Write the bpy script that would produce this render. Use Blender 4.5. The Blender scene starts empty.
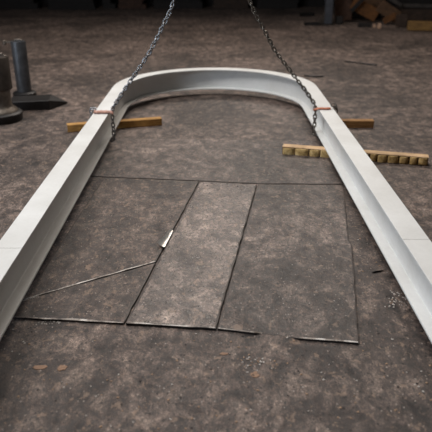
import bpy, bmesh, math, random
from mathutils import Vector, Matrix, noise
random.seed(7)
R = math.radians
C = bpy.context.scene.collection
sc = bpy.context.scene

# ------------------------------------------------------------------ camera
F = 600.0                       # focal length in pixels of a 432 px wide frame
TAN = 268.0 / F
TH = math.atan(TAN)
COS = math.cos(TH)
HC = 1.768                      # eye height above the floor
cam = bpy.data.cameras.new('camera')
cam.sensor_width = 36.0
cam.lens = 36.0 * F / 432.0
cam.clip_end = 200
cam.dof.use_dof = True
cam.dof.focus_distance = 3.8
cam.dof.aperture_fstop = 2.3
co = bpy.data.objects.new('camera', cam)
co.location = (0, 0, HC)
co.rotation_euler = (R(90) - TH, 0, R(-0.09))
C.objects.link(co)
sc.camera = co

# ------------------------------------------------------------------ world, lights, exposure
w = bpy.data.worlds.new('world')
w.use_nodes = True
w.node_tree.nodes['Background'].inputs[0].default_value = (0.85, 0.86, 0.90, 1)
w.node_tree.nodes['Background'].inputs[1].default_value = 0.02
sc.world = w

def area(name, loc, target, size, power, col):
    l = bpy.data.lights.new(name, 'AREA')
    l.shape = 'RECTANGLE'
    l.size, l.size_y = size
    l.energy = power
    l.color = col
    o = bpy.data.objects.new(name, l)
    o.location = loc
    o.rotation_euler = (Vector(target) - Vector(loc)).to_track_quat('-Z', 'Y').to_euler()
    C.objects.link(o)
    return o

area('rooflight', (-1.2, 7.0, 8.0), (-0.1, 4.6, 0), (2.4, 5.0), 220, (1.0, 0.97, 0.93))
area('rooflight_far', (0.8, 13.0, 7.2), (-0.1, 4.6, 0), (4.4, 2.4), 520, (1.0, 0.91, 0.82))
area('side_window', (-4.6, 4.0, 8.4), (0.3, 4.0, 0.0), (2.2, 4.0), 580, (1.0, 0.99, 0.99))
area('door_daylight', (-8.0, 0.4, 3.2), (1.0, 6.0, 0.0), (3.0, 2.4), 240, (0.68, 0.83, 1.0))

sc.view_settings.view_transform = 'Standard'
sc.view_settings.look = 'None'
sc.view_settings.gamma = 1
sc.view_settings.use_curve_mapping = False
sc.view_settings.exposure = 0.0

# ------------------------------------------------------------------ helpers
def ground(px, py, z=0.0):
    """floor point seen at a pixel of the photograph"""
    h = HC - z
    vp = py + 52.0
    return Vector(((px - 215.0) * h / (COS * vp), h * F / (COS * COS * vp) - h * TAN, z))

def srgb(r, g, b):
    f = lambda c: (c / 255 / 12.92) if c <= 10 else (((c / 255) + 0.055) / 1.055) ** 2.4
    return (f(r), f(g), f(b), 1)

def link(name, bm, mats, parent=None, smooth=None):
    me = bpy.data.meshes.new(name)
    bmesh.ops.recalc_face_normals(bm, faces=bm.faces)
    bm.to_mesh(me)
    bm.free()
    for m in (mats if isinstance(mats, (list, tuple)) else [mats]):
        me.materials.append(m)
    if smooth is not None:
        for p in me.polygons:
            p.use_smooth = True
        me.set_sharp_from_angle(angle=R(smooth))
    o = bpy.data.objects.new(name, me)
    C.objects.link(o)
    if parent is not None:
        o.parent = parent
    return o

def thing(name, label, cat, loc=(0, 0, 0), rz=0.0, group=None):
    o = bpy.data.objects.new(name, None)
    o.empty_display_size = 0.1
    o.location = loc
    o.rotation_euler = (0, 0, rz)
    C.objects.link(o)
    return tag(o, label, cat, group)

def tag(o, label, cat, group=None):
    o['label'] = label
    o['category'] = cat
    if group:
        o['group'] = group
    return o

def structure(o):
    o['kind'] = 'structure'
    return o

def box(bm, lo, hi, bevel=0.0, mat=None):
    v = bmesh.ops.create_cube(bm, size=1.0)['verts']
    for p in v:
        p.co = Vector((lo[i] + (p.co[i] + 0.5) * (hi[i] - lo[i]) for i in range(3)))
    if bevel:
        es = list({e for p in v for e in p.link_edges})
        v2 = bmesh.ops.bevel(bm, geom=es, offset=bevel, segments=2, affect='EDGES')['verts']
        v = list({p for f in set(f for q in v2 for f in q.link_faces) for p in f.verts})
    if mat is not None:
        for p in v:
            p.co = mat @ p.co
    return v

def lathe(bm, prof, n=40, cx=0, cy=0, close=True):
    rings = []
    for r, z in prof:
        rings.append([bm.verts.new((cx + r * math.cos(2 * math.pi * k / n), cy + r * math.sin(2 * math.pi * k / n), z)) for k in range(n)])
    for a, b in zip(rings[:-1], rings[1:]):
        for k in range(n):
            bm.faces.new((a[k], a[(k + 1) % n], b[(k + 1) % n], b[k]))
    if close:
        bm.faces.new(rings[0][::-1])
        bm.faces.new(rings[-1])

def tube(bm, pts, rad, n=8, closed=False):
    pts = [Vector(p) for p in pts]
    m = len(pts)
    rings = []
    nrm = None
    for i, p in enumerate(pts):
        if closed:
            t = pts[(i + 1) % m] - pts[i - 1]
        else:
            t = pts[min(i + 1, m - 1)] - pts[max(i - 1, 0)]
        t.normalize()
        if nrm is None:
            nrm = t.orthogonal().normalized()
        nrm = (nrm - t * nrm.dot(t)).normalized()
        b = t.cross(nrm)
        rr = rad[i] if isinstance(rad, (list, tuple)) else rad
        rings.append([bm.verts.new(p + (nrm * math.cos(2 * math.pi * k / n) + b * math.sin(2 * math.pi * k / n)) * rr) for k in range(n)])
    for i in range(m if closed else m - 1):
        a, b = rings[i], rings[(i + 1) % m]
        for k in range(n):
            bm.faces.new((a[k], a[(k + 1) % n], b[(k + 1) % n], b[k]))
    if not closed:
        bm.faces.new(rings[0][::-1])
        bm.faces.new(rings[-1])

# ------------------------------------------------------------------ materials
class NT:
    def __init__(self, name):
        self.m = bpy.data.materials.new(name)
        self.m.use_nodes = True
        self.t = self.m.node_tree
        self.p = self.t.nodes['Principled BSDF']
        self.tc = self.t.nodes.new('ShaderNodeTexCoord')
    def n(self, kind, **kw):
        nd = self.t.nodes.new(kind)
        for k, v in kw.items():
            if k in nd.inputs:
                nd.inputs[k].default_value = v
            else:
                setattr(nd, k, v)
        return nd
    def l(self, a, b):
        self.t.links.new(a, b)
    def coords(self, scale=(1, 1, 1), rot=(0, 0, 0), kind='Object', loc=(0, 0, 0)):
        mp = self.n('ShaderNodeMapping')
        mp.inputs['Scale'].default_value = scale
        mp.inputs['Rotation'].default_value = rot
        mp.inputs['Location'].default_value = loc
        self.l(self.tc.outputs[kind], mp.inputs['Vector'])
        return mp.outputs['Vector']
    def noise(self, vec, scale, detail=4, rough=0.6, dist=0.0):
        nd = self.n('ShaderNodeTexNoise')
        nd.inputs['Scale'].default_value = scale
        nd.inputs['Detail'].default_value = detail
        nd.inputs['Roughness'].default_value = rough
        nd.inputs['Distortion'].default_value = dist
        self.l(vec, nd.inputs['Vector'])
        return nd.outputs['Fac']
    def ramp(self, fac, stops, interp='LINEAR'):
        r = self.n('ShaderNodeValToRGB')
        cr = r.color_ramp
        cr.interpolation = interp
        while len(cr.elements) < len(stops):
            cr.elements.new(0.5)
        for e, (p, c) in zip(cr.elements, stops):
            e.position = p
            e.color = c if isinstance(c, tuple) else (c, c, c, 1)
        self.l(fac, r.inputs['Fac'])
        return r.outputs['Color']
    def mix(self, fac, a, b, mode='MIX'):
        x = self.n('ShaderNodeMix', data_type='RGBA', blend_type=mode)
        for sock, v in ((x.inputs[0], fac), (x.inputs[6], a), (x.inputs[7], b)):
            if isinstance(v, (int, float)):
                sock.default_value = v
            elif isinstance(v, tuple):
                sock.default_value = v
            else:
                self.l(v, sock)
        return x.outputs[2]
    def bump(self, h, strength=0.3, dist=0.01):
        b = self.n('ShaderNodeBump')
        b.inputs['Strength'].default_value = strength
        b.inputs['Distance'].default_value = dist
        self.l(h, b.inputs['Height'])
        self.l(b.outputs['Normal'], self.p.inputs['Normal'])
    def color(self, c):
        if isinstance(c, tuple):
            self.p.inputs['Base Color'].default_value = c
        else:
            self.l(c, self.p.inputs['Base Color'])
    def rough(self, v):
        if isinstance(v, (int, float)):
            self.p.inputs['Roughness'].default_value = v
        else:
            self.l(v, self.p.inputs['Roughness'])
    def metal(self, v):
        self.p.inputs['Metallic'].default_value = v

def floor_material(name, tone=1.0, seed=0.0, gloss=0.0, grey=0.0, chips=True):
    t = NT(name)
    v = t.coords(loc=(seed, seed * 0.7, 0))
    vs = t.coords(scale=(1.25, 0.85, 1.0), loc=(seed * 1.3, seed, 0))
    big = t.noise(v, 0.8, 4, 0.6, 0.5)
    mid = t.noise(vs, 7.0, 8, 0.72, 0.5)
    fine = t.noise(vs, 42.0, 6, 0.72, 0.3)
    grain = t.noise(v, 150.0, 3, 0.65)
    def k(r, g, b):
        c = srgb(r, g, b)
        lum = (c[0] + c[1] + c[2]) / 3
        return tuple((c[i] * (1 - grey) + lum * grey) * tone for i in range(3)) + (1,)
    c1 = t.ramp(mid, [(0.36, k(50, 40, 36)), (0.45, k(88, 73, 65)), (0.54, k(114, 96, 86)), (0.66, k(152, 130, 115))])
    c2 = t.ramp(fine, [(0.36, 0.22), (0.45, 0.70), (0.53, 1.05), (0.64, 1.9)])
    c = t.mix(0.9, c1, c2, 'MULTIPLY')
    g = t.ramp(grain, [(0.36, 0.40), (0.5, 1.0), (0.64, 1.7)])
    c = t.mix(0.9, c, g, 'MULTIPLY')
    b = t.ramp(big, [(0.36, 0.46), (0.5, 0.95), (0.62, 1.32)])
    c = t.mix(1.0, c, b, 'MULTIPLY')
    # grey oily patches, tan rust dust, dark and pale specks
    pat = t.noise(t.coords(scale=(1.1, 0.9, 1), loc=(seed + 5, 8, 0)), 10.0, 8, 0.75, 0.8)
    c = t.mix(t.ramp(pat, [(0.50, 0.0), (0.54, 0.42), (0.62, 0.62)]), c, k(50, 43, 41))
    rust = t.noise(t.coords(scale=(1.2, 0.9, 1), loc=(seed + 3, 1, 0)), 17.0, 7, 0.7, 0.5)
    c = t.mix(t.ramp(rust, [(0.58, 0.0), (0.63, 0.5)]), c, k(172, 140, 114))
    oil = t.noise(t.coords(loc=(seed + 9, 4, 0)), 9.0, 8, 0.78, 0.4)
    c = t.mix(t.ramp(oil, [(0.33, 0.9), (0.41, 0.0)]), c, k(34, 29, 28))
    for sc_, lo_, col_, am in ((44.0, 0.62, k(24, 20, 19), 0.8), (70.0, 0.80, k(196, 178, 164), 0.6)):
        vo = t.n('ShaderNodeTexVoronoi', Scale=sc_)
        t.l(t.coords(scale=(1.0, 0.7, 1), loc=(seed, sc_, 0)), vo.inputs['Vector'])
        sel = t.ramp(vo.outputs['Color'], [(lo_, 0.0), (lo_ + 0.02, am)])
        dot = t.ramp(vo.outputs['Distance'], [(0.20, 1.0), (0.30, 0.0)])
        c = t.mix(t.mix(1.0, sel, dot, 'MULTIPLY'), c, col_)
    t.color(c)
    rr = t.ramp(fine, [(0.4, 0.50 - gloss), (0.6, 0.75 - gloss)])
    t.rough(rr)
    t.p.inputs['Specular IOR Level'].default_value = 0.45
    hh = t.mix(0.5, fine, grain)
    hh = t.mix(0.4, hh, mid)
    t.bump(hh, 0.6, 0.012)
    return t.m

M = {}
M['floor'] = floor_material('oily_concrete', 0.84, 0.0, 0.0, 0.15)
M['plate'] = floor_material('worn_plate', 0.80, 5.0, 0.08, 0.22, False)
M['plate_bright'] = floor_material('bright_plate', 1.16, 11.0, 0.27, 0.25, False)  # tone raised, so part of the plate's sheen is in its colour
M['plate_brown'] = floor_material('brown_plate', 0.82, 17.0, 0.06, 0.12, False)

def simple(name, col, rough=0.6, metal=0.0, var=0.35, scale=12.0, bump=0.15, stretch=(1, 1, 1)):
    t = NT(name)
    v = t.coords(scale=stretch)
    a = t.noise(v, scale, 6, 0.65, 0.3)
    dark = tuple(c * (1 - var) for c in col[:3]) + (1,)
    lite = tuple(min(1, c * (1 + var)) for c in col[:3]) + (1,)
    t.color(t.ramp(a, [(0.3, dark), (0.5, col), (0.7, lite)]))
    t.rough(rough)
    t.metal(metal)
    t.bump(a, bump, 0.01)
    return t.m

def beam_material():
    t = NT('primed_steel')
    v = t.coords()
    a = t.noise(v, 3.0, 5, 0.6, 0.3)
    f = t.noise(v, 40.0, 4, 0.6)
    c = t.ramp(a, [(0.3, srgb(215, 213, 208)), (0.7, srgb(228, 227, 224))])
    c = t.mix(0.35, c, t.ramp(f, [(0.3, 0.88), (0.6, 1.0)]), 'MULTIPLY')
    sp = t.noise(t.coords(loc=(2, 5, 1)), 6.0, 5, 0.7)
    c = t.mix(t.ramp(sp, [(0.70, 0.0), (0.78, 0.5)]), c, srgb(120, 112, 100))
    t.color(c)
    t.rough(t.ramp(a, [(0.3, 0.36), (0.7, 0.46)]))
    t.p.inputs['Specular IOR Level'].default_value = 0.5
    t.bump(f, 0.04, 0.004)
    return t.m
M['beam'] = beam_material()
M['seam'] = simple('seam_steel', srgb(150, 145, 138), 0.5, 0.2)
t_ = NT('worn_edge')
a_ = t_.noise(t_.coords(), 7.0, 6, 0.7, 0.5)
t_.color(t_.ramp(a_, [(0.38, srgb(80, 70, 64)), (0.48, srgb(150, 138, 128)), (0.58, srgb(214, 206, 198))]))
t_.rough(0.5)
M['edge'] = t_.m
M['edge_dark'] = simple('grimy_edge', srgb(70, 61, 56), 0.6, 0.1, 0.6, 20.0, 0.2)
M['side'] = simple('plate_side_shade', srgb(46, 40, 38), 0.7, 0.2)  # dark colour stands in for the shadow under raised plate edges
M['bright'] = simple('bare_metal', srgb(200, 196, 190), 0.35, 0.6, 0.25, 30.0)
M['chain'] = simple('chain_steel', srgb(150, 150, 152), 0.25, 0.6, 0.4, 30.0)
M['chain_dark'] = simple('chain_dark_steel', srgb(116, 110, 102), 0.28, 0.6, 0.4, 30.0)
M['copper'] = simple('copper_strip', srgb(178, 108, 78), 0.5, 0.15, 0.35, 40.0, 0.4)
M['pink'] = simple('rose_strip', srgb(184, 138, 122), 0.55, 0.1, 0.55, 60.0, 0.6)
M['iron'] = simple('dark_iron', srgb(72, 64, 58), 0.5, 0.5, 0.45, 9.0, 0.3)
M['iron_black'] = simple('black_iron', srgb(30, 27, 26), 0.5, 0.3, 0.4, 9.0, 0.3)
M['iron_worn'] = simple('worn_iron', srgb(112, 102, 92), 0.42, 0.55, 0.45, 14.0, 0.3)
M['iron_rust'] = simple('rusty_iron', srgb(70, 48, 36), 0.75, 0.2, 0.5, 10.0, 0.3)
M['post_iron'] = simple('post_iron', srgb(74, 74, 76), 0.45, 0.5, 0.4, 9.0, 0.2)
M['blue_grey'] = simple('blue_grey_paint', srgb(70, 72, 78), 0.5, 0.2, 0.3, 6.0)

def wood(name, dark, mid, lite, stretch=(1.2, 14, 14), scale=5.0):
    t = NT(name)
    v = t.coords(scale=stretch)
    a = t.noise(v, scale, 6, 0.65, 0.6)
    c = t.ramp(a, [(0.28, dark), (0.5, mid), (0.72, lite)])
    s = t.noise(t.coords(), 7.0, 4, 0.6)
    c = t.mix(0.7, c, t.ramp(s, [(0.35, 0.6), (0.6, 1.05)]), 'MULTIPLY')
    t.color(c)
    t.rough(0.75)
    t.bump(a, 0.4, 0.01)
    return t.m
M['wood_yellow'] = wood('yellow_timber', srgb(130, 92, 44), srgb(184, 134, 68), srgb(212, 166, 94))
M['wood_brown'] = wood('brown_timber', srgb(104, 72, 40), srgb(150, 108, 62), srgb(178, 134, 82))
M['wood_pale'] = wood('pale_timber', srgb(168, 128, 90), srgb(206, 170, 128), srgb(228, 196, 160))
M['wood_tan'] = wood('tan_timber', srgb(140, 100, 56), srgb(190, 150, 96), srgb(222, 186, 132))
M['wood_orange'] = wood('orange_timber', srgb(62, 38, 16), srgb(104, 64, 26), srgb(128, 84, 40))
M['offcut'] = wood('offcut_timber', srgb(150, 116, 92), srgb(186, 150, 124), srgb(206, 176, 152))
M['black_timber'] = wood('blackish_timber', srgb(16, 12, 10), srgb(27, 21, 18), srgb(40, 31, 26))  # very dark brown-black timber
M['wood_amber'] = wood('amber_timber', srgb(84, 60, 28), srgb(122, 90, 44), srgb(146, 112, 60))
M['wood_umber'] = wood('umber_timber', srgb(58, 40, 26), srgb(88, 62, 40), srgb(110, 80, 54))
M['wood_dark'] = wood('dark_timber', srgb(34, 25, 20), srgb(58, 42, 32), srgb(80, 60, 46))
M['wood_grey'] = wood('grey_timber', srgb(40, 35, 32), srgb(66, 58, 52), srgb(88, 78, 70))
M['wood_olive'] = wood('olive_timber', srgb(120, 92, 48), srgb(206, 170, 108), srgb(236, 206, 150), (6, 6, 6), 4.0)  # tan brightened to stand in for light on the timber's front
M['wood_notch'] = wood('dark_notch', srgb(40, 28, 14), srgb(74, 54, 28), srgb(104, 78, 42))  # dark brown that shows in the gaps between the front lumps
M['bar_grey'] = simple('grimy_bar', srgb(78, 72, 68), 0.55, 0.3, 0.4, 8.0)
M['flake'] = simple('rust_flake', srgb(142, 112, 90), 0.8, 0, 0.3, 60.0)
M['wall'] = simple('dim_wall', srgb(30, 26, 25), 0.9, 0, 0.4, 2.0)  # near-black, the dimness of the far end is put into the colour

# ------------------------------------------------------------------ setting
bm = bmesh.new()
N = 24
vs = [[bm.verts.new((-14 + 28 * i / N, -3 + 25 * j / N, 0)) for j in range(N + 1)] for i in range(N + 1)]
for i in range(N):
    for j in range(N):
        bm.faces.new((vs[i][j], vs[i + 1][j], vs[i + 1][j + 1], vs[i][j + 1]))
vb = [bm.verts.new(p) for p in ((-14, -3, -0.2), (14, -3, -0.2), (14, 22, -0.2), (-14, 22, -0.2))]
bm.faces.new(vb[::-1])
ring = [vs[i][0] for i in range(N + 1)]
bm.faces.new([vb[0], vb[1]] + ring[::-1])
ring = [vs[N][j] for j in range(N + 1)]
bm.faces.new([vb[1], vb[2]] + ring[::-1])
ring = [vs[i][N] for i in range(N, -1, -1)]
bm.faces.new([vb[2], vb[3]] + ring[::-1])
ring = [vs[0][j] for j in range(N, -1, -1)]
bm.faces.new([vb[3], vb[0]] + ring[::-1])
structure(link('floor', bm, M['floor']))

bm = bmesh.new()
box(bm, (-14, 21.0, 0.0), (14, 21.25, 4.5))
structure(link('wall_back', bm, M['wall']))

# ------------------------------------------------------------------ floor plates
def plate(name, label, pix, mat, th=0.012, drops=None, group=None, worn=True):
    """a thin steel plate lying on the floor; pix are its top corners in the photograph"""
    drops = drops or {}
    pts = []
    for i, p in enumerate(pix):
        z = drops.get(i, th)
        pts.append(ground(p[0], p[1], z))
    # make outline slightly ragged
    out = []
    n = len(pts)
    for i in range(n):
        a, b = pts[i], pts[(i + 1) % n]
        L = (b - a).length
        k = max(1, int(L / 0.045))
        d = (b - a).normalized()
        nr = Vector((-d.y, d.x, 0))
        for s in range(k):
            q = a.lerp(b, s / k)
            if s:
                q = q + nr * 0.004 * (noise.noise(q * 9.0) + 0.6 * noise.noise(q * 31.0))
            out.append(q)
    cen = sum(out, Vector()) / len(out)
    bm = bmesh.new()
    m = len(out)
    q_lo = lambda q: q.z > 0.5 * th
    lo, mi, up = [], [], []
    for i, q in enumerate(out):
        d = (out[(i + 1) % m] - out[i - 1])
        nr = Vector((-d.y, d.x, 0)).normalized()
        if nr.dot(cen - q) < 0:
            nr = -nr
        lo.append(bm.verts.new((q.x, q.y, 0.0005)))
        mi.append(bm.verts.new((q.x, q.y, max(q.z - 0.0015, 0.0007))))
        ww = 0.003 + 0.010 * (0.5 + noise.noise(q * 14.0))
        up.append(bm.verts.new((q.x + nr.x * ww, q.y + nr.y * ww, q.z)))
    for i in range(m):
        j = (i + 1) % m
        f = bm.faces.new((lo[i], lo[j], mi[j], mi[i])); f.material_index = 2
        f = bm.faces.new((mi[i], mi[j], up[j], up[i]))
        e_ = out[j] - out[i]
        front = worn and abs(e_.x) > 1.2 * abs(e_.y) and out[i].y < cen.y and q_lo(out[i])
        f.material_index = 1 if front else (3 if q_lo(out[i]) else 0)
    top = bm.faces.new(up)
    bmesh.ops.triangulate(bm, faces=[top])
    bm.faces.new(lo[::-1]).material_index = 2
    o = link(name, bm, [mat, M['edge'], M['side'], M['edge_dark']])
    return tag(o, label, 'floor plate', group)

plateA = plate('floor_plate', 'pale worn steel floor plate, long narrow strip with bright lower end at picture centre',
      [(125.8, 322.6), (215.6, 328.0), (256.6, 184.5), (200.2, 181.4)], M['plate_bright'], 0.017)
plate('floor_plate', 'brown steel floor plate left of the pale strip, above the diagonal crack',
      [(24, 299), (155.5, 261.3), (198.6, 181.2), (104, 177.2)], M['plate_brown'], 0.014)
plate('floor_plate', 'brown steel floor plate with raised ragged front edge, below the diagonal crack',
      [(10, 316.5), (123.5, 322.6), (155.4, 262.6), (22, 300.4)], M['plate_brown'], 0.013)
plate('floor_plate', 'wide dull steel floor plate right of the pale central strip',
      [(217.4, 328.1), (254, 332.5), (262, 333.6), (290, 337), (299, 338), (358.5, 342.5), (352, 245), (348.5, 240), (343.5, 185), (258.0, 184.4)],
      M['plate'], 0.014, {2: 0.0015, 3: 0.0015, 8: 0.003})

plate('floor_plate', 'broad brown steel floor plate between the beam legs, behind the other floor plates',
      [(89, 175.8), (199.5, 180.4), (257, 183.2), (343, 184.0), (321, 141), (110, 138)], M['plate'], 0.007, None, None, False)

# curled lip of the pale strip
bm = bmesh.new()
a = ground(171.5, 231, 0.018)
b = ground(163, 247.5, 0.018)
rows = []
for i in range(13):
    s = i / 12
    base = a.lerp(b, s)
    wdt = 0.065 * (0.35 + 0.65 * s) * (1 + 0.1 * math.sin(9 * s))
    row = []
    for j in range(7):
        u = j / 6
        row.append((base + Vector((-wdt * 0.7 * u + 0.01, 0.01 * u, 0.030 * u * u * (0.3 + 0.7 * s) + 0.002 * noise.noise(base * 40 + Vector((u * 3, 0, 0)))))))
    rows.append(row)
vt = [[bm.verts.new(p + Vector((0, 0, 0.003))) for p in r] for r in rows]
vl = [[bm.verts.new(p) for p in r] for r in rows]
for i in range(12):
    for j in range(6):
        bm.faces.new((vt[i][j], vt[i + 1][j], vt[i + 1][j + 1], vt[i][j + 1]))
        bm.faces.new((vl[i][j], vl[i][j + 1], vl[i + 1][j + 1], vl[i + 1][j]))
for i in range(12):
    bm.faces.new((vt[i][0], vl[i][0], vl[i + 1][0], vt[i + 1][0]))
    bm.faces.new((vt[i][6], vt[i + 1][6], vl[i + 1][6], vl[i][6]))
for j in range(6):
    bm.faces.new((vt[0][j], vt[0][j + 1], vl[0][j + 1], vl[0][j]))
    bm.faces.new((vt[12][j], vl[12][j], vl[12][j + 1], vt[12][j + 1]))
lip = link('curled_lip', bm, M['bright'], plateA, 60)
lip['label'] = 'bright curled-up metal lip'

# ------------------------------------------------------------------ the bent beam
RO, RI = 1.157, 1.011
RC = (RO + RI) / 2
B2 = (RO - RI) / 2
YC, YN = 6.83, 0.5
Z0, DEP, TF, TW = 0.080, 0.254, 0.0127, 0.0085
path = []
for i in range(25):
    path.append((Vector((RC, YN + (YC - YN) * i / 24, 0)), Vector((1, 0, 0))))
for i in range(1, 96):
    a = math.pi * i / 96
    d = Vector((math.cos(a), math.sin(a), 0))
    path.append((Vector((0, YC, 0)) + d * RC, d))
for i in range(24, -1, -1):
    path.append((Vector((-RC, YN + (YC - YN) * i / 24, 0)), Vector((-1, 0, 0))))

def sweep(prof):
    bm = bmesh.new()
    rings = [[bm.verts.new(p + d * n + Vector((0, 0, z))) for n, z in prof] for p, d in path]
    m = len(prof)
    for a, b in zip(rings[:-1], rings[1:]):
        for k in range(m):
            bm.faces.new((a[k], a[(k + 1) % m], b[(k + 1) % m], b[k]))
    bm.faces.new(rings[0])
    bm.faces.new(rings[-1][::-1])
    return bm

def flange(z0, z1, e=0.0015):
    return [(-B2 + e, z0), (B2 - e, z0), (B2, z0 + e), (B2, z1 - e), (B2 - e, z1), (-B2 + e, z1), (-B2, z1 - e), (-B2, z0 + e)]

beam = thing('bent_steel_beam', 'large pale grey steel I-beam bent into a U, lying flat on timbers', 'steel beam', (0, YC, 0))
off = Vector((0, YC, 0))
def under(o, parent, offset):
    o.parent = parent
    o.matrix_parent_inverse = Matrix.Translation(-offset)
    return o
zt = Z0 + DEP
under(link('bottom_flange', sweep(flange(Z0, Z0 + TF)), M['beam'], None, 35), beam, off)
RR = 0.006
prof = []
zl, zh = Z0 + TF, zt - TF
hw = TW / 2
for k in range(6):
    a = math.pi / 2 * k / 5
    prof.append((hw + RR - RR * math.sin(a), zl + RR - RR * math.cos(a)))
for k in range(6):
    a = math.pi / 2 * (5 - k) / 5
    prof.append((hw + RR - RR * math.sin(a), zh - RR + RR * math.cos(a)))
prof += [(-n, z) for n, z in prof[::-1]]
under(link('web', sweep(prof), M['beam'], None, 40), beam, off)
under(link('top_flange', sweep(flange(zt - TF, zt)), M['beam'], None, 35), beam, off)
for sx, yy in ((-1, 2.80), (1, 2.90)):
    bm = bmesh.new()
    box(bm, (sx * RC - B2 + 0.002, yy - 0.0012, zt - 0.001), (sx * RC + B2 - 0.002, yy + 0.0012, zt + 0.0006))
    s = under(link('weld_seam', bm, M['seam']), beam, off)
    s['label'] = 'fine grey seam line across the top flange'

# ------------------------------------------------------------------ timbers
def timber(label, p0, p1, h, d, mat, chew=0.0, group=None, name='timber_bearer', mats=None, nx=60):
    """a squared timber whose front bottom corners are p0 and p1"""
    L = (p1 - p0).length
    rz = math.atan2(p1.y - p0.y, p1.x - p0.x)
    bm = bmesh.new()
    rings = []
    for i in range(nx + 1):
        x = L * i / nx
        q = Vector((x, 0, label.__len__() * 0.37))
        j = lambda s, sc_: chew * noise.noise(Vector((x * sc_, s * 5.3, s)))
        e = 0.006
        yb = j(1, 9) * 1.2 + 0.5 * j(5, 30)
        rings.append([bm.verts.new(c) for c in (
            (x, e + yb, 0.0), (x, d - e, 0.0), (x, d, e), (x, d, h - e), (x, d - e, h - 0.001 * 0),
            (x, e + yb * 0.4, h), (x, yb * 0.5, h - e), (x, yb * 1.4 + (0.4 * chew if chew else 0), h * 0.5), (x, yb, e))])
    m = len(rings[0])
    for a, b in zip(rings[:-1], rings[1:]):
        for k in range(m):
            f = bm.faces.new((a[k], a[(k + 1) % m], b[(k + 1) % m], b[k]))
            if isinstance(mat, list) and k in (6, 7):
                f.material_index = 1
    bm.faces.new(rings[0][::-1])
    bm.faces.new(rings[-1])
    o = link(name, bm, mat, None, 40)
    o.location = (p0.x, p0.y, 0)
    o.rotation_euler = (0, 0, rz)
    return tag(o, label, 'timber', group)

timber('yellowish squared timber under the left leg of the bent beam', ground(68, 132.5), ground(162, 125.5), Z0, 0.085, M['wood_yellow'], 0.004)
timber('short brown timber end sticking out behind right leg of the beam', ground(330, 128), ground(373.5, 128.2), Z0, 0.085, M['wood_brown'], 0.003)
p0, p1 = ground(282, 154.5), ground(427.5, 166)
tb = timber('pale timber with dark notched front face under the right leg of the beam', p0, p1, Z0, 0.09, [M['wood_pale'], M['wood_notch']], 0.006)
# dark saw notches along the front face
L = (p1 - p0).length
x = 0.004
k = 0
while x < L - 0.03:
    wd = min(random.uniform(0.09, 0.15) if x < 0.6 else random.uniform(0.045, 0.11), L - x - 0.004)
    bm = bmesh.new()
    cols = []
    top, bot = Z0 * random.uniform(0.80, 0.88), random.uniform(0.001, 0.010)
    for i in range(11):
        s = i / 10
        xx = x + wd * s
        bul = 0.018 * math.sin(math.pi * min(1, max(0, s))) ** 0.5
        cols.append([bm.verts.new((xx, -bul * 0.7, bot)), bm.verts.new((xx, -bul - 0.003 * noise.noise(Vector((xx * 50, 2, k))), (bot + top) * 0.5)),
                     bm.verts.new((xx, -bul * 0.7, top)), bm.verts.new((xx, 0.02, top + 0.004)), bm.verts.new((xx, 0.02, bot))])
    for a, b in zip(cols[:-1], cols[1:]):
        for q in range(5):
            bm.faces.new((a[q], a[(q + 1) % 5], b[(q + 1) % 5], b[q]))
    bm.faces.new(cols[0][::-1]); bm.faces.new(cols[-1])
    nt = link('notched_lump', bm, M['wood_olive'], tb, 40)
    x += wd + random.uniform(0.006, 0.016)
    k += 1

# ------------------------------------------------------------------ chains
def link_mesh(name, pitch, d, wd, mat):
    """one oval chain link along X, its width along Y"""
    bm = bmesh.new()
    hl = (pitch + 2 * d * 0.5) / 2 - (wd / 2 - d / 2) + d * 0.0
    r = wd / 2 - d / 2
    pts = []
    hs = max(pitch / 2 + d / 2 - r, 0.002)
    for k in range(9):
        a = -math.pi / 2 + math.pi * k / 8
        pts.append((hs + r * math.cos(a), r * math.sin(a), 0))
    for k in range(9):
        a = math.pi / 2 + math.pi * k / 8
        pts.append((-hs + r * math.cos(a), r * math.sin(a), 0))
    tube(bm, pts, d / 2, 8, True)
    me = bpy.data.meshes.new(name)
    bmesh.ops.recalc_face_normals(bm, faces=bm.faces)
    bm.to_mesh(me); bm.free()
    me.materials.append(mat)
    for p in me.polygons:
        p.use_smooth = True
    return me

PITCH = 0.040
def chain(label, pts, loc, mesh, skip=None, group=None):
    """links hung one after another along a polyline"""
    root = thing('lifting_chain', label, 'chain', loc, 0, group)
    pts = [Vector(p) for p in pts]
    seg = [(pts[i + 1] - pts[i]).length for i in range(len(pts) - 1)]
    tot = sum(seg)
    n = int(tot / PITCH)
    def at(s):
        for i, L in enumerate(seg):
            if s <= L or i == len(seg) - 1:
                return pts[i].lerp(pts[i + 1], s / L), (pts[i + 1] - pts[i]).normalized()
            s -= L
    cnt = 0
    for i in range(n):
        p0, _ = at(i * PITCH)
        p1, _ = at((i + 1) * PITCH)
        mid = (p0 + p1) / 2
        if skip and skip(mid):
            continue
        d = (p1 - p0).normalized()
        up = Vector((0, 1, 0)) if abs(d.y) < 0.8 else Vector((0, 0, 1))
        y = (up - d * up.dot(d)).normalized()
        roll = (0.35 + math.pi / 2 if i % 2 else 0.35) + 0.25 * math.sin(i * 2.3)
        y = Matrix.Rotation(roll, 3, d) @ y
        z = d.cross(y)
        o = bpy.data.objects.new('link', mesh)
        C.objects.link(o)
        o.parent = root
        mt = Matrix((d, y, z)).transposed().to_4x4()
        mt.translation = mid - Vector(loc)
        o.matrix_local = mt
        cnt += 1
    return root, cnt

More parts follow.
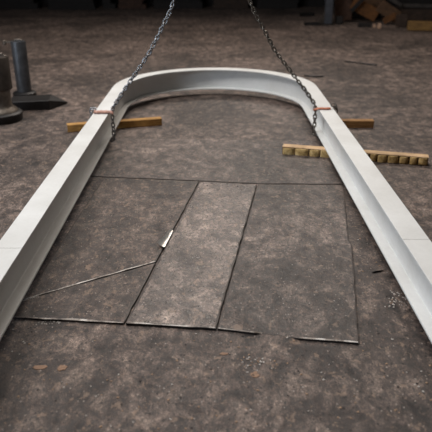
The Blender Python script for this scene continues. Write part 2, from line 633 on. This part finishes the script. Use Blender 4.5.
hook = Vector((-0.02, 5.72, 2.25))
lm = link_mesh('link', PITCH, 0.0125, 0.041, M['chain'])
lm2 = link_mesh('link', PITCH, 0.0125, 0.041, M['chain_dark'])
def hang(px_, py_, Y):
    vp = py_ + 52.0
    d = vp * COS * COS * Y / (F - vp * COS * COS * TAN)
    z = HC - d
    return Vector(((px_ - 215.0) * (Y * COS + d * math.sin(TH)) / F, Y, z))
def sling(sx, Y, label, mesh):
    xi, xo = sx * (RI - 0.026), sx * (RO + 0.026)
    tz = zt + 0.026
    low = Z0 - 0.026
    choke = Vector((sx * (RI - 0.028), Y, zt + 0.03))
    way = ([(211, -118), (205, -98), (196, -66), (185, -32), (174, 0), (170, 11.5), (160.5, 31), (150, 52), (137.5, 71), (125, 88.5)] if sx < 0 else
           [(213, -118), (219, -98), (228, -66), (238, -32), (249.4, 0), (255.6, 14.6), (265, 32), (274.4, 50), (285, 64), (295, 77), (305, 90)])
    pts = [hang(px_, py_, Y) for px_, py_ in way]
    pts += [choke, (xi, Y, zt - 0.05), (xi, Y, low + 0.005), (xi + sx * 0.01, Y, low), (xo - sx * 0.01, Y, low), (xo, Y, low + 0.005), (xo + sx * 0.004, Y, zt + 0.02), (xo - sx * 0.01, Y, tz + 0.014), (sx * (RO - 0.035), Y, tz)]
    return chain(label, pts, (sx * RC, Y, Z0), mesh)
YL, YR = 5.65, 5.80
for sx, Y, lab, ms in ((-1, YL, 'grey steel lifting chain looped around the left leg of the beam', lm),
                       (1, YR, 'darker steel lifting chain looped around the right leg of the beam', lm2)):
    r, cnt = sling(sx, Y, lab, ms)
    print('links', cnt)

def strip(label, sx, Y, mat, lump, wid, x0, x1):
    """packing strip bent over the top flange under the chain"""
    bm = bmesh.new()
    n = 36
    rings = []
    for i in range(n + 1):
        s = i / n
        x = x0 + (x1 - x0) * s
        t = 0.009 + lump * (0.5 + 0.5 * noise.noise(Vector((x * 45, sx * 3.0, 0)))) * 1.4
        wv = wid * (0.85 + 0.25 * noise.noise(Vector((x * 30, 7.0, sx))))
        z = zt + 0.0015
        if x < RI:               # hangs slightly over the inner edge
            z -= (RI - x) * 0.25
        cy = Y - 0.052 + 0.006 * noise.noise(Vector((x * 20, 1.0, sx)))
        ring = []
        for k in range(12):
            a = 2 * math.pi * k / 12
            ring.append(bm.verts.new((sx * x, cy + wv / 2 * math.cos(a), z + t + t * math.sin(a) * (1 + 0.3 * lump * 40 * 0.1))))
        rings.append(ring)
    for a, b in zip(rings[:-1], rings[1:]):
        for k in range(12):
            bm.faces.new((a[k], a[(k + 1) % 12], b[(k + 1) % 12], b[k]))
    bm.faces.new(rings[0][::-1]); bm.faces.new(rings[-1])
    o = link('packing_strip', bm, mat, None, 50)
    return tag(o, label, 'packing strip')
strip('lumpy pinkish red packing strip lying across the left leg of the beam', -1, YL, M['pink'], 0.007, 0.055, RI - 0.045, RO - 0.012)
strip('smooth copper-coloured packing strip lying across the right leg of the beam', 1, YR, M['copper'], 0.001, 0.05, RI - 0.055, RO - 0.035)

# ------------------------------------------------------------------ iron posts and wedge at the left
t = thing('bending_roller', 'thick grooved iron roller on a round black base at left picture edge', 'roller', (-2.42, 6.62, 0))
bm = bmesh.new()
lathe(bm, [(0.24, 0.0), (0.25, 0.02), (0.25, 0.085), (0.235, 0.10), (0.20, 0.105), (0.0001, 0.105)], 48)
link('base', bm, M['iron_black'], t, 40)
bm = bmesh.new()
lathe(bm, [(0.21, 0.105), (0.20, 0.125), (0.165, 0.15), (0.150, 0.18), (0.150, 0.345)], 48)
link('neck', bm, M['iron_worn'], t, 40)
bm = bmesh.new()
lathe(bm, [(0.17, 0.345), (0.18, 0.355), (0.18, 0.685), (0.17, 0.70), (0.13, 0.70), (0.12, 0.69), (0.06, 0.69), (0.055, 0.70), (0.0001, 0.70)], 48)
link('drum', bm, M['iron'], t, 40)
for k in range(6):
    bm = bmesh.new()
    lathe(bm, [(0.016, 0.70), (0.016, 0.712), (0.012, 0.716)], 6, 0.15 * math.cos(k * 1.047), 0.15 * math.sin(k * 1.047))
    link('bolt', bm, M['iron_worn'], t)

px = ground(24, 96.5)
t = thing('iron_post', 'slim upright iron post with hollow top and side lug behind the thick roller', 'post', (px.x, px.y + 0.05, 0))
bm = bmesh.new()
lathe(bm, [(0.145, 0.0), (0.15, 0.01), (0.148, 0.045), (0.125, 0.06), (0.098, 0.062), (0.098, 0.0)], 40, close=False)
link('collar', bm, M['iron_black'], t, 40)
bm = bmesh.new()
lathe(bm, [(0.093, 0.0), (0.093, 0.685), (0.088, 0.695), (0.068, 0.695), (0.062, 0.685), (0.062, 0.55), (0.0001, 0.55)], 40)
link('shaft', bm, M['post_iron'], t, 40)
bm = bmesh.new()
box(bm, (-0.185, -0.02, 0.672), (-0.085, 0.02, 0.692), 0.004)
lathe(bm, [(0.022, 0.645), (0.022, 0.70), (0.018, 0.704)], 12, -0.175, 0)
link('lug', bm, M['iron_worn'], t, 40)
bm = bmesh.new()
tube(bm, [(-0.05, 0, 0.70), (-0.03, 0, 0.715), (0.03, 0.0, 0.715), (0.05, 0, 0.70)], 0.008, 8)
link('lifting_eye', bm, M['iron_worn'], t, 60)

# black wedge
pa, pb, pt = ground(6, 111), ground(50, 110), ground(67.5, 103.5)
bm = bmesh.new()
h = 0.115
lowf = [pa, pb, pt, Vector((pb.x - 0.05, pb.y + 0.33, 0)), Vector((pa.x, pa.y + 0.33, 0))]
hts = [h * 0.9, h, 0.022, h, h * 0.9]
org = Vector((pb.x, pb.y, 0))
lw = [bm.verts.new(Vector((q.x, q.y, 0)) - org) for q in lowf]
uw = [bm.verts.new(Vector((q.x, q.y, hh)) - org) for q, hh in zip(lowf, hts)]
for i in range(5):
    j = (i + 1) % 5
    bm.faces.new((lw[i], lw[j], uw[j], uw[i]))
bm.faces.new(lw[::-1])
bm.faces.new((uw[0], uw[1], uw[3], uw[4]))
bm.faces.new((uw[1], uw[2], uw[3]))
bmesh.ops.bevel(bm, geom=list(bm.edges), offset=0.004, segments=1, affect='EDGES')
o = link('iron_wedge', bm, M['iron_black'], None)
o.location = org
tag(o, 'black pointed iron wedge lying on the floor in front of slim post', 'wedge')

# ------------------------------------------------------------------ scrap along the back
def board(name, label, cat, a, b, wd, th, mat, tilt=0.0, group=None):
    """a bar of section wd x th running from a to b"""
    a, b = Vector(a), Vector(b)
    d = (b - a)
    L = d.length
    bm = bmesh.new()
    box(bm, (-L / 2, -wd / 2, -th / 2), (L / 2, wd / 2, th / 2), min(wd, th) * 0.06)
    o = link(name, bm, mat)
    q = d.to_track_quat('X', 'Z')
    o.rotation_mode = 'QUATERNION'
    from mathutils import Quaternion
    o.rotation_quaternion = q @ Quaternion((1, 0, 0), tilt)
    o.location = (a + b) / 2
    return tag(o, label, cat, group)

# blue-grey steel post
g = ground(327.5, 24.5)
t = thing('steel_post', 'upright blue-grey steel post with flared foot beside the scrap timber', 'post', (g.x, g.y, 0))
bm = bmesh.new(); box(bm, (-0.09, -0.08, 0.0), (0.09, 0.08, 2.6), 0.006)
link('column', bm, M['blue_grey'], t)
bm = bmesh.new(); box(bm, (-0.26, -0.16, 0.0), (0.14, 0.16, 0.03), 0.004)
link('foot_plate', bm, M['iron_black'], t)
bm = bmesh.new()
v = [bm.verts.new(p) for p in ((-0.09, -0.012, 0.03), (-0.23, -0.012, 0.03), (-0.09, -0.012, 0.36), (-0.09, 0.012, 0.03), (-0.23, 0.012, 0.03), (-0.09, 0.012, 0.36))]
for f in ((0, 1, 2), (5, 4, 3), (0, 3, 4, 1), (1, 4, 5, 2), (2, 5, 3, 0)):
    bm.faces.new([v[i] for i in f])
link('gusset', bm, M['iron'], t)

def P(px, py, z=0.0, dy=0.0):
    q = ground(px, py, 0)
    k = (q.y + dy) / q.y
    return Vector((q.x * k, q.y + dy, z))

board('steel_bar', 'black steel bar on the floor left of the blue-grey post, nearer one', 'bar', P(304, 25.5, 0.04), P(319, 25.5, 0.04), 0.10, 0.08, M['iron_black'])
board('steel_bar', 'black steel bar on the floor left of the blue-grey post, farther one', 'bar', P(300, 16.5, 0.05), P(314, 16.2, 0.05), 0.10, 0.10, M['iron_black'])

board('timber_block', 'tan squared timber at right picture edge in front of scrap pile', 'timber', P(407, 30.5, 0.11), P(446, 31.5, 0.11), 0.22, 0.20, M['wood_amber'])
board('timber_block', 'dark brown block between the tan timber and slanting orange board', 'timber', P(396, 27, 0.14), P(405.5, 27, 0.14), 0.28, 0.28, M['wood_dark'])
# slanting boards and bars, one behind another
board('scrap_board', 'wide orange brown board slanting down to the pale offcuts', 'board', P(351, 24, 0.50, 0.25), P(376, 24, 0.17, 0.25), 0.05, 0.32, M['wood_orange'])
board('scrap_board', 'flat black board standing in for a dark recess at the foot of wide orange board', 'board', P(358, 27.5, 0.05, 0.05), P(371, 27.5, 0.05, 0.05), 0.10, 0.10, M['black_timber'])  # dark recess in the heap, drawn as a black board
board('scrap_board', 'narrow dark board crossing over wide orange board', 'board', P(350, 24, 0.30, 0.12), P(366, 24, 0.74, 0.12), 0.05, 0.09, M['black_timber'])
board('scrap_board', 'rusty board standing behind the blue-grey post', 'board', P(333.5, 24, 0.36, 0.45), P(350, 24, 0.40, 0.45), 0.05, 0.70, M['iron_rust'])
board('scrap_board', 'tall umber board leaning behind wide orange board', 'board', P(351, 24, 0.72, 0.62), P(377, 24, 0.42, 0.62), 0.06, 0.44, M['wood_umber'])
board('scrap_board', 'umber brown board sloping down right of the pale offcuts', 'board', P(377, 26, 0.46, 0.40), P(397, 26, 0.16, 0.40), 0.06, 0.30, M['wood_umber'])
board('scrap_board', 'short orange board propped left of the dark brown block', 'board', P(383, 26, 0.08, 0.22), P(395, 26, 0.24, 0.22), 0.05, 0.14, M['wood_orange'])
board('round_bar', 'dark bar end lying at foot of the rusty board', 'bar', P(336, 24.5, 0.10, 0.1), P(342, 24.5, 0.10, 0.1), 0.18, 0.18, M['black_timber'])
board('timber_offcut', 'small pale pinkish offcut at foot of wide orange board', 'offcut', P(377.5, 28.5, 0.06), P(380.5, 28.5, 0.06), 0.10, 0.12, M['offcut'])
board('timber_offcut', 'tiny whitish offcut left of the pinkish offcut', 'offcut', P(373, 27.5, 0.04, 0.0), P(375.3, 27.5, 0.04, 0.0), 0.07, 0.075, M['offcut'])
board('steel_bar', 'long grey bar bending down across the scrap heap', 'bar', P(360, 24, 0.95, 0.80), P(399, 24, 0.38, 0.80), 0.10, 0.09, M['bar_grey'])
board('steel_bar', 'long dark grey bar lying level on scrap heap at right', 'bar', P(400.5, 24, 0.37, 0.95), P(450, 24, 0.34, 0.95), 0.12, 0.09, M['bar_grey'])
board('scrap_board', 'long grey weathered board on top of the heap at right', 'board', P(384, 23, 0.66, 1.35), P(450, 23, 0.58, 1.35), 0.08, 0.16, M['wood_grey'])
board('scrap_board', 'long black board beneath the weathered board on the heap', 'board', P(384, 23, 0.46, 1.35), P(450, 23, 0.40, 1.35), 0.10, 0.16, M['black_timber'])
board('scrap_board', 'umber plank at back of the heap above the weathered board', 'board', P(392, 23, 0.86, 1.55), P(450, 23, 0.80, 1.55), 0.08, 0.14, M['wood_umber'])
board('timber_block', 'low dark timber supporting the heap behind the tan timber', 'timber', P(399, 25, 0.14, 1.0), P(446, 25, 0.14, 1.0), 0.5, 0.28, M['wood_dark'])
board('timber_block', 'low black timber at the back of heap behind the rusty board', 'timber', P(336, 24, 0.22, 1.35), P(378, 24, 0.22, 1.35), 0.4, 0.44, M['black_timber'])

# dark stacks along the back wall
spots = [(-8, 40, 0.9, 'black_timber', 'long'), (46, 98, 0.7, 'black_timber', 'knee-high'), (101, 116, 0.9, 'black_timber', 'short'),
         (118, 147, 0.75, 'iron_rust', 'brown'), (152, 205, 1.0, 'black_timber', 'wide'), (210, 250, 0.85, 'wood_dark', 'plain'), (256, 302, 0.9, 'black_timber', 'right-hand')]
labs = ['dark timber stack against the back wall at left picture edge',
        'black iron stack by the back wall, second from left picture edge',
        'narrow dark timber stack by the back wall, left of the rusty one',
        'rusty brown stack by the back wall above the left chain',
        'wide black stack by the back wall between the two chains',
        'dark timber stack by the back wall just left of right chain',
        'black stack by the back wall just right of the right chain']
for (x0, x1, h, mt, _), lab in zip(spots, labs):
    a, b = P(x0, 8.5 + random.uniform(0, 1.8), 0), P(x1, 8.5, 0)
    root = thing('material_stack', lab, 'stack', (a.x, a.y, 0), 0, None)
    W = b.x - a.x
    z = 0
    while z < h:
        th = random.uniform(0.10, 0.2)
        bm = bmesh.new()
        box(bm, (random.uniform(0, 0.12), random.uniform(0, 0.12), z), (W - random.uniform(0, 0.15), 0.6, z + th), 0.01)
        link('layer', bm, M[mt], root)
        z += th

# loose rods on the floor behind the beam
for lab, a, b in (('thin dark rod on the floor just behind right chain', (304, 76.5), (323, 77.5)),
                  ('thin dark rod on the floor above the brown timber end', (345, 62), (377, 66))):
    bm = bmesh.new()
    pa, pb = ground(*a), ground(*b)
    tube(bm, [pa.lerp(pb, s / 8) - pa + Vector((0, 0.015 * math.sin(s), 0.011)) for s in range(9)], 0.011, 8)
    o = link('loose_rod', bm, M['iron_black'], None, 60)
    o.location = pa
    tag(o, lab, 'rod')

# rust flakes and a strip for a dark floor slit near the camera
for px_, py_, wpx, hpx, lab in ((40, 367.5, 13, 4, 'flat tan rust flake on the floor at lower left, left one of two'),
                                (62, 368, 10, 6, 'flat tan rust flake on the floor at lower left, right one of two'),
                                (224, 354, 9, 2.6, 'thin tan rust flake just below the pale floor plate'),
                                (254.5, 374.5, 8, 6, 'rounded tan rust flake on the floor at bottom centre')):
    c0 = ground(px_, py_)
    rx = (ground(px_ + wpx / 2, py_) - c0).length
    ry = (ground(px_, py_ - hpx / 2) - c0).length
    bm = bmesh.new()
    lo, up = [], []
    for k in range(22):
        a = 2 * math.pi * k / 22
        q = 1 + 0.45 * noise.noise(Vector((math.cos(a) * 1.5 + px_, math.sin(a) * 1.5, py_)))
        x, y = rx * q * math.cos(a), ry * q * math.sin(a)
        lo.append(bm.verts.new((x, y, 0.0005)))
        up.append(bm.verts.new((x * 0.92, y * 0.92, 0.0028)))
    for k in range(22):
        bm.faces.new((lo[k], lo[(k + 1) % 22], up[(k + 1) % 22], up[k]))
    bm.faces.new(lo[::-1]); bm.faces.new(up)
    o = link('rust_flake', bm, M['flake'])
    o.location = (c0.x, c0.y, 0)
    tag(o, lab, 'rust flake')
pa, pb = ground(371.5, 273), ground(384, 271.2)
bm = bmesh.new()
tube(bm, [Vector((0, 0, 0.005)) + (pb - pa) * (k / 8) + Vector((0, 0.006 * noise.noise(Vector((k, 3, 1))), 0)) for k in range(9)], [0.002, 0.004, 0.005, 0.0048, 0.005, 0.005, 0.0045, 0.003, 0.001], 8)
o = link('floor_slit_strip', bm, M['iron_black'], None, 60)  # black strip added to draw a dark slit in the floor
o.location = pa
tag(o, 'short black strip added for a dark slit in the floor beside the right beam leg', 'floor slit')

# floor crumbs
bm = bmesh.new()
def crumb(x, y, s, mi):
    v = bmesh.ops.create_icosphere(bm, subdivisions=1, radius=s)['verts']
    r = Matrix.Rotation(random.uniform(0, 6), 3, 'Z')
    for p in v:
        q = p.co
        q = Vector((q.x * random.uniform(0.7, 1.6), q.y * random.uniform(0.6, 1.2), q.z * 0.35))
        p.co = r @ q + Vector((x, y, s * 0.3))
    for f in {f for p in v for f in p.link_faces}:
        f.material_index = mi
for k in range(420):
    px_, py_ = random.uniform(0, 432), 135 + 297 * random.random() ** 0.7
    q = ground(px_, py_)
    crumb(q.x, q.y, random.uniform(0.002, 0.0065), random.choice((0, 0, 1, 2)))
for k in range(26):
    q = ground(random.uniform(36, 70), random.uniform(319.5, 324))
    crumb(q.x, q.y, random.uniform(0.002, 0.005), 1)
for k in range(30):
    q = ground(random.gauss(252, 8), random.gauss(361, 4))
    crumb(q.x, q.y, random.uniform(0.003, 0.006), random.choice((0, 1)))
for k in range(40):
    q = ground(random.gauss(398, 6), random.gauss(299, 5))
    crumb(q.x, q.y, random.uniform(0.002, 0.006), 1)
o = link('floor_crumbs', bm, [simple('tan_crumb', srgb(150, 122, 98), 0.8), simple('pale_crumb', srgb(176, 168, 160), 0.6), simple('dark_crumb', srgb(46, 40, 38), 0.8)])
tag(o, 'small rust flakes and crumbs scattered over the brown floor', 'debris')
o['kind'] = 'stuff'
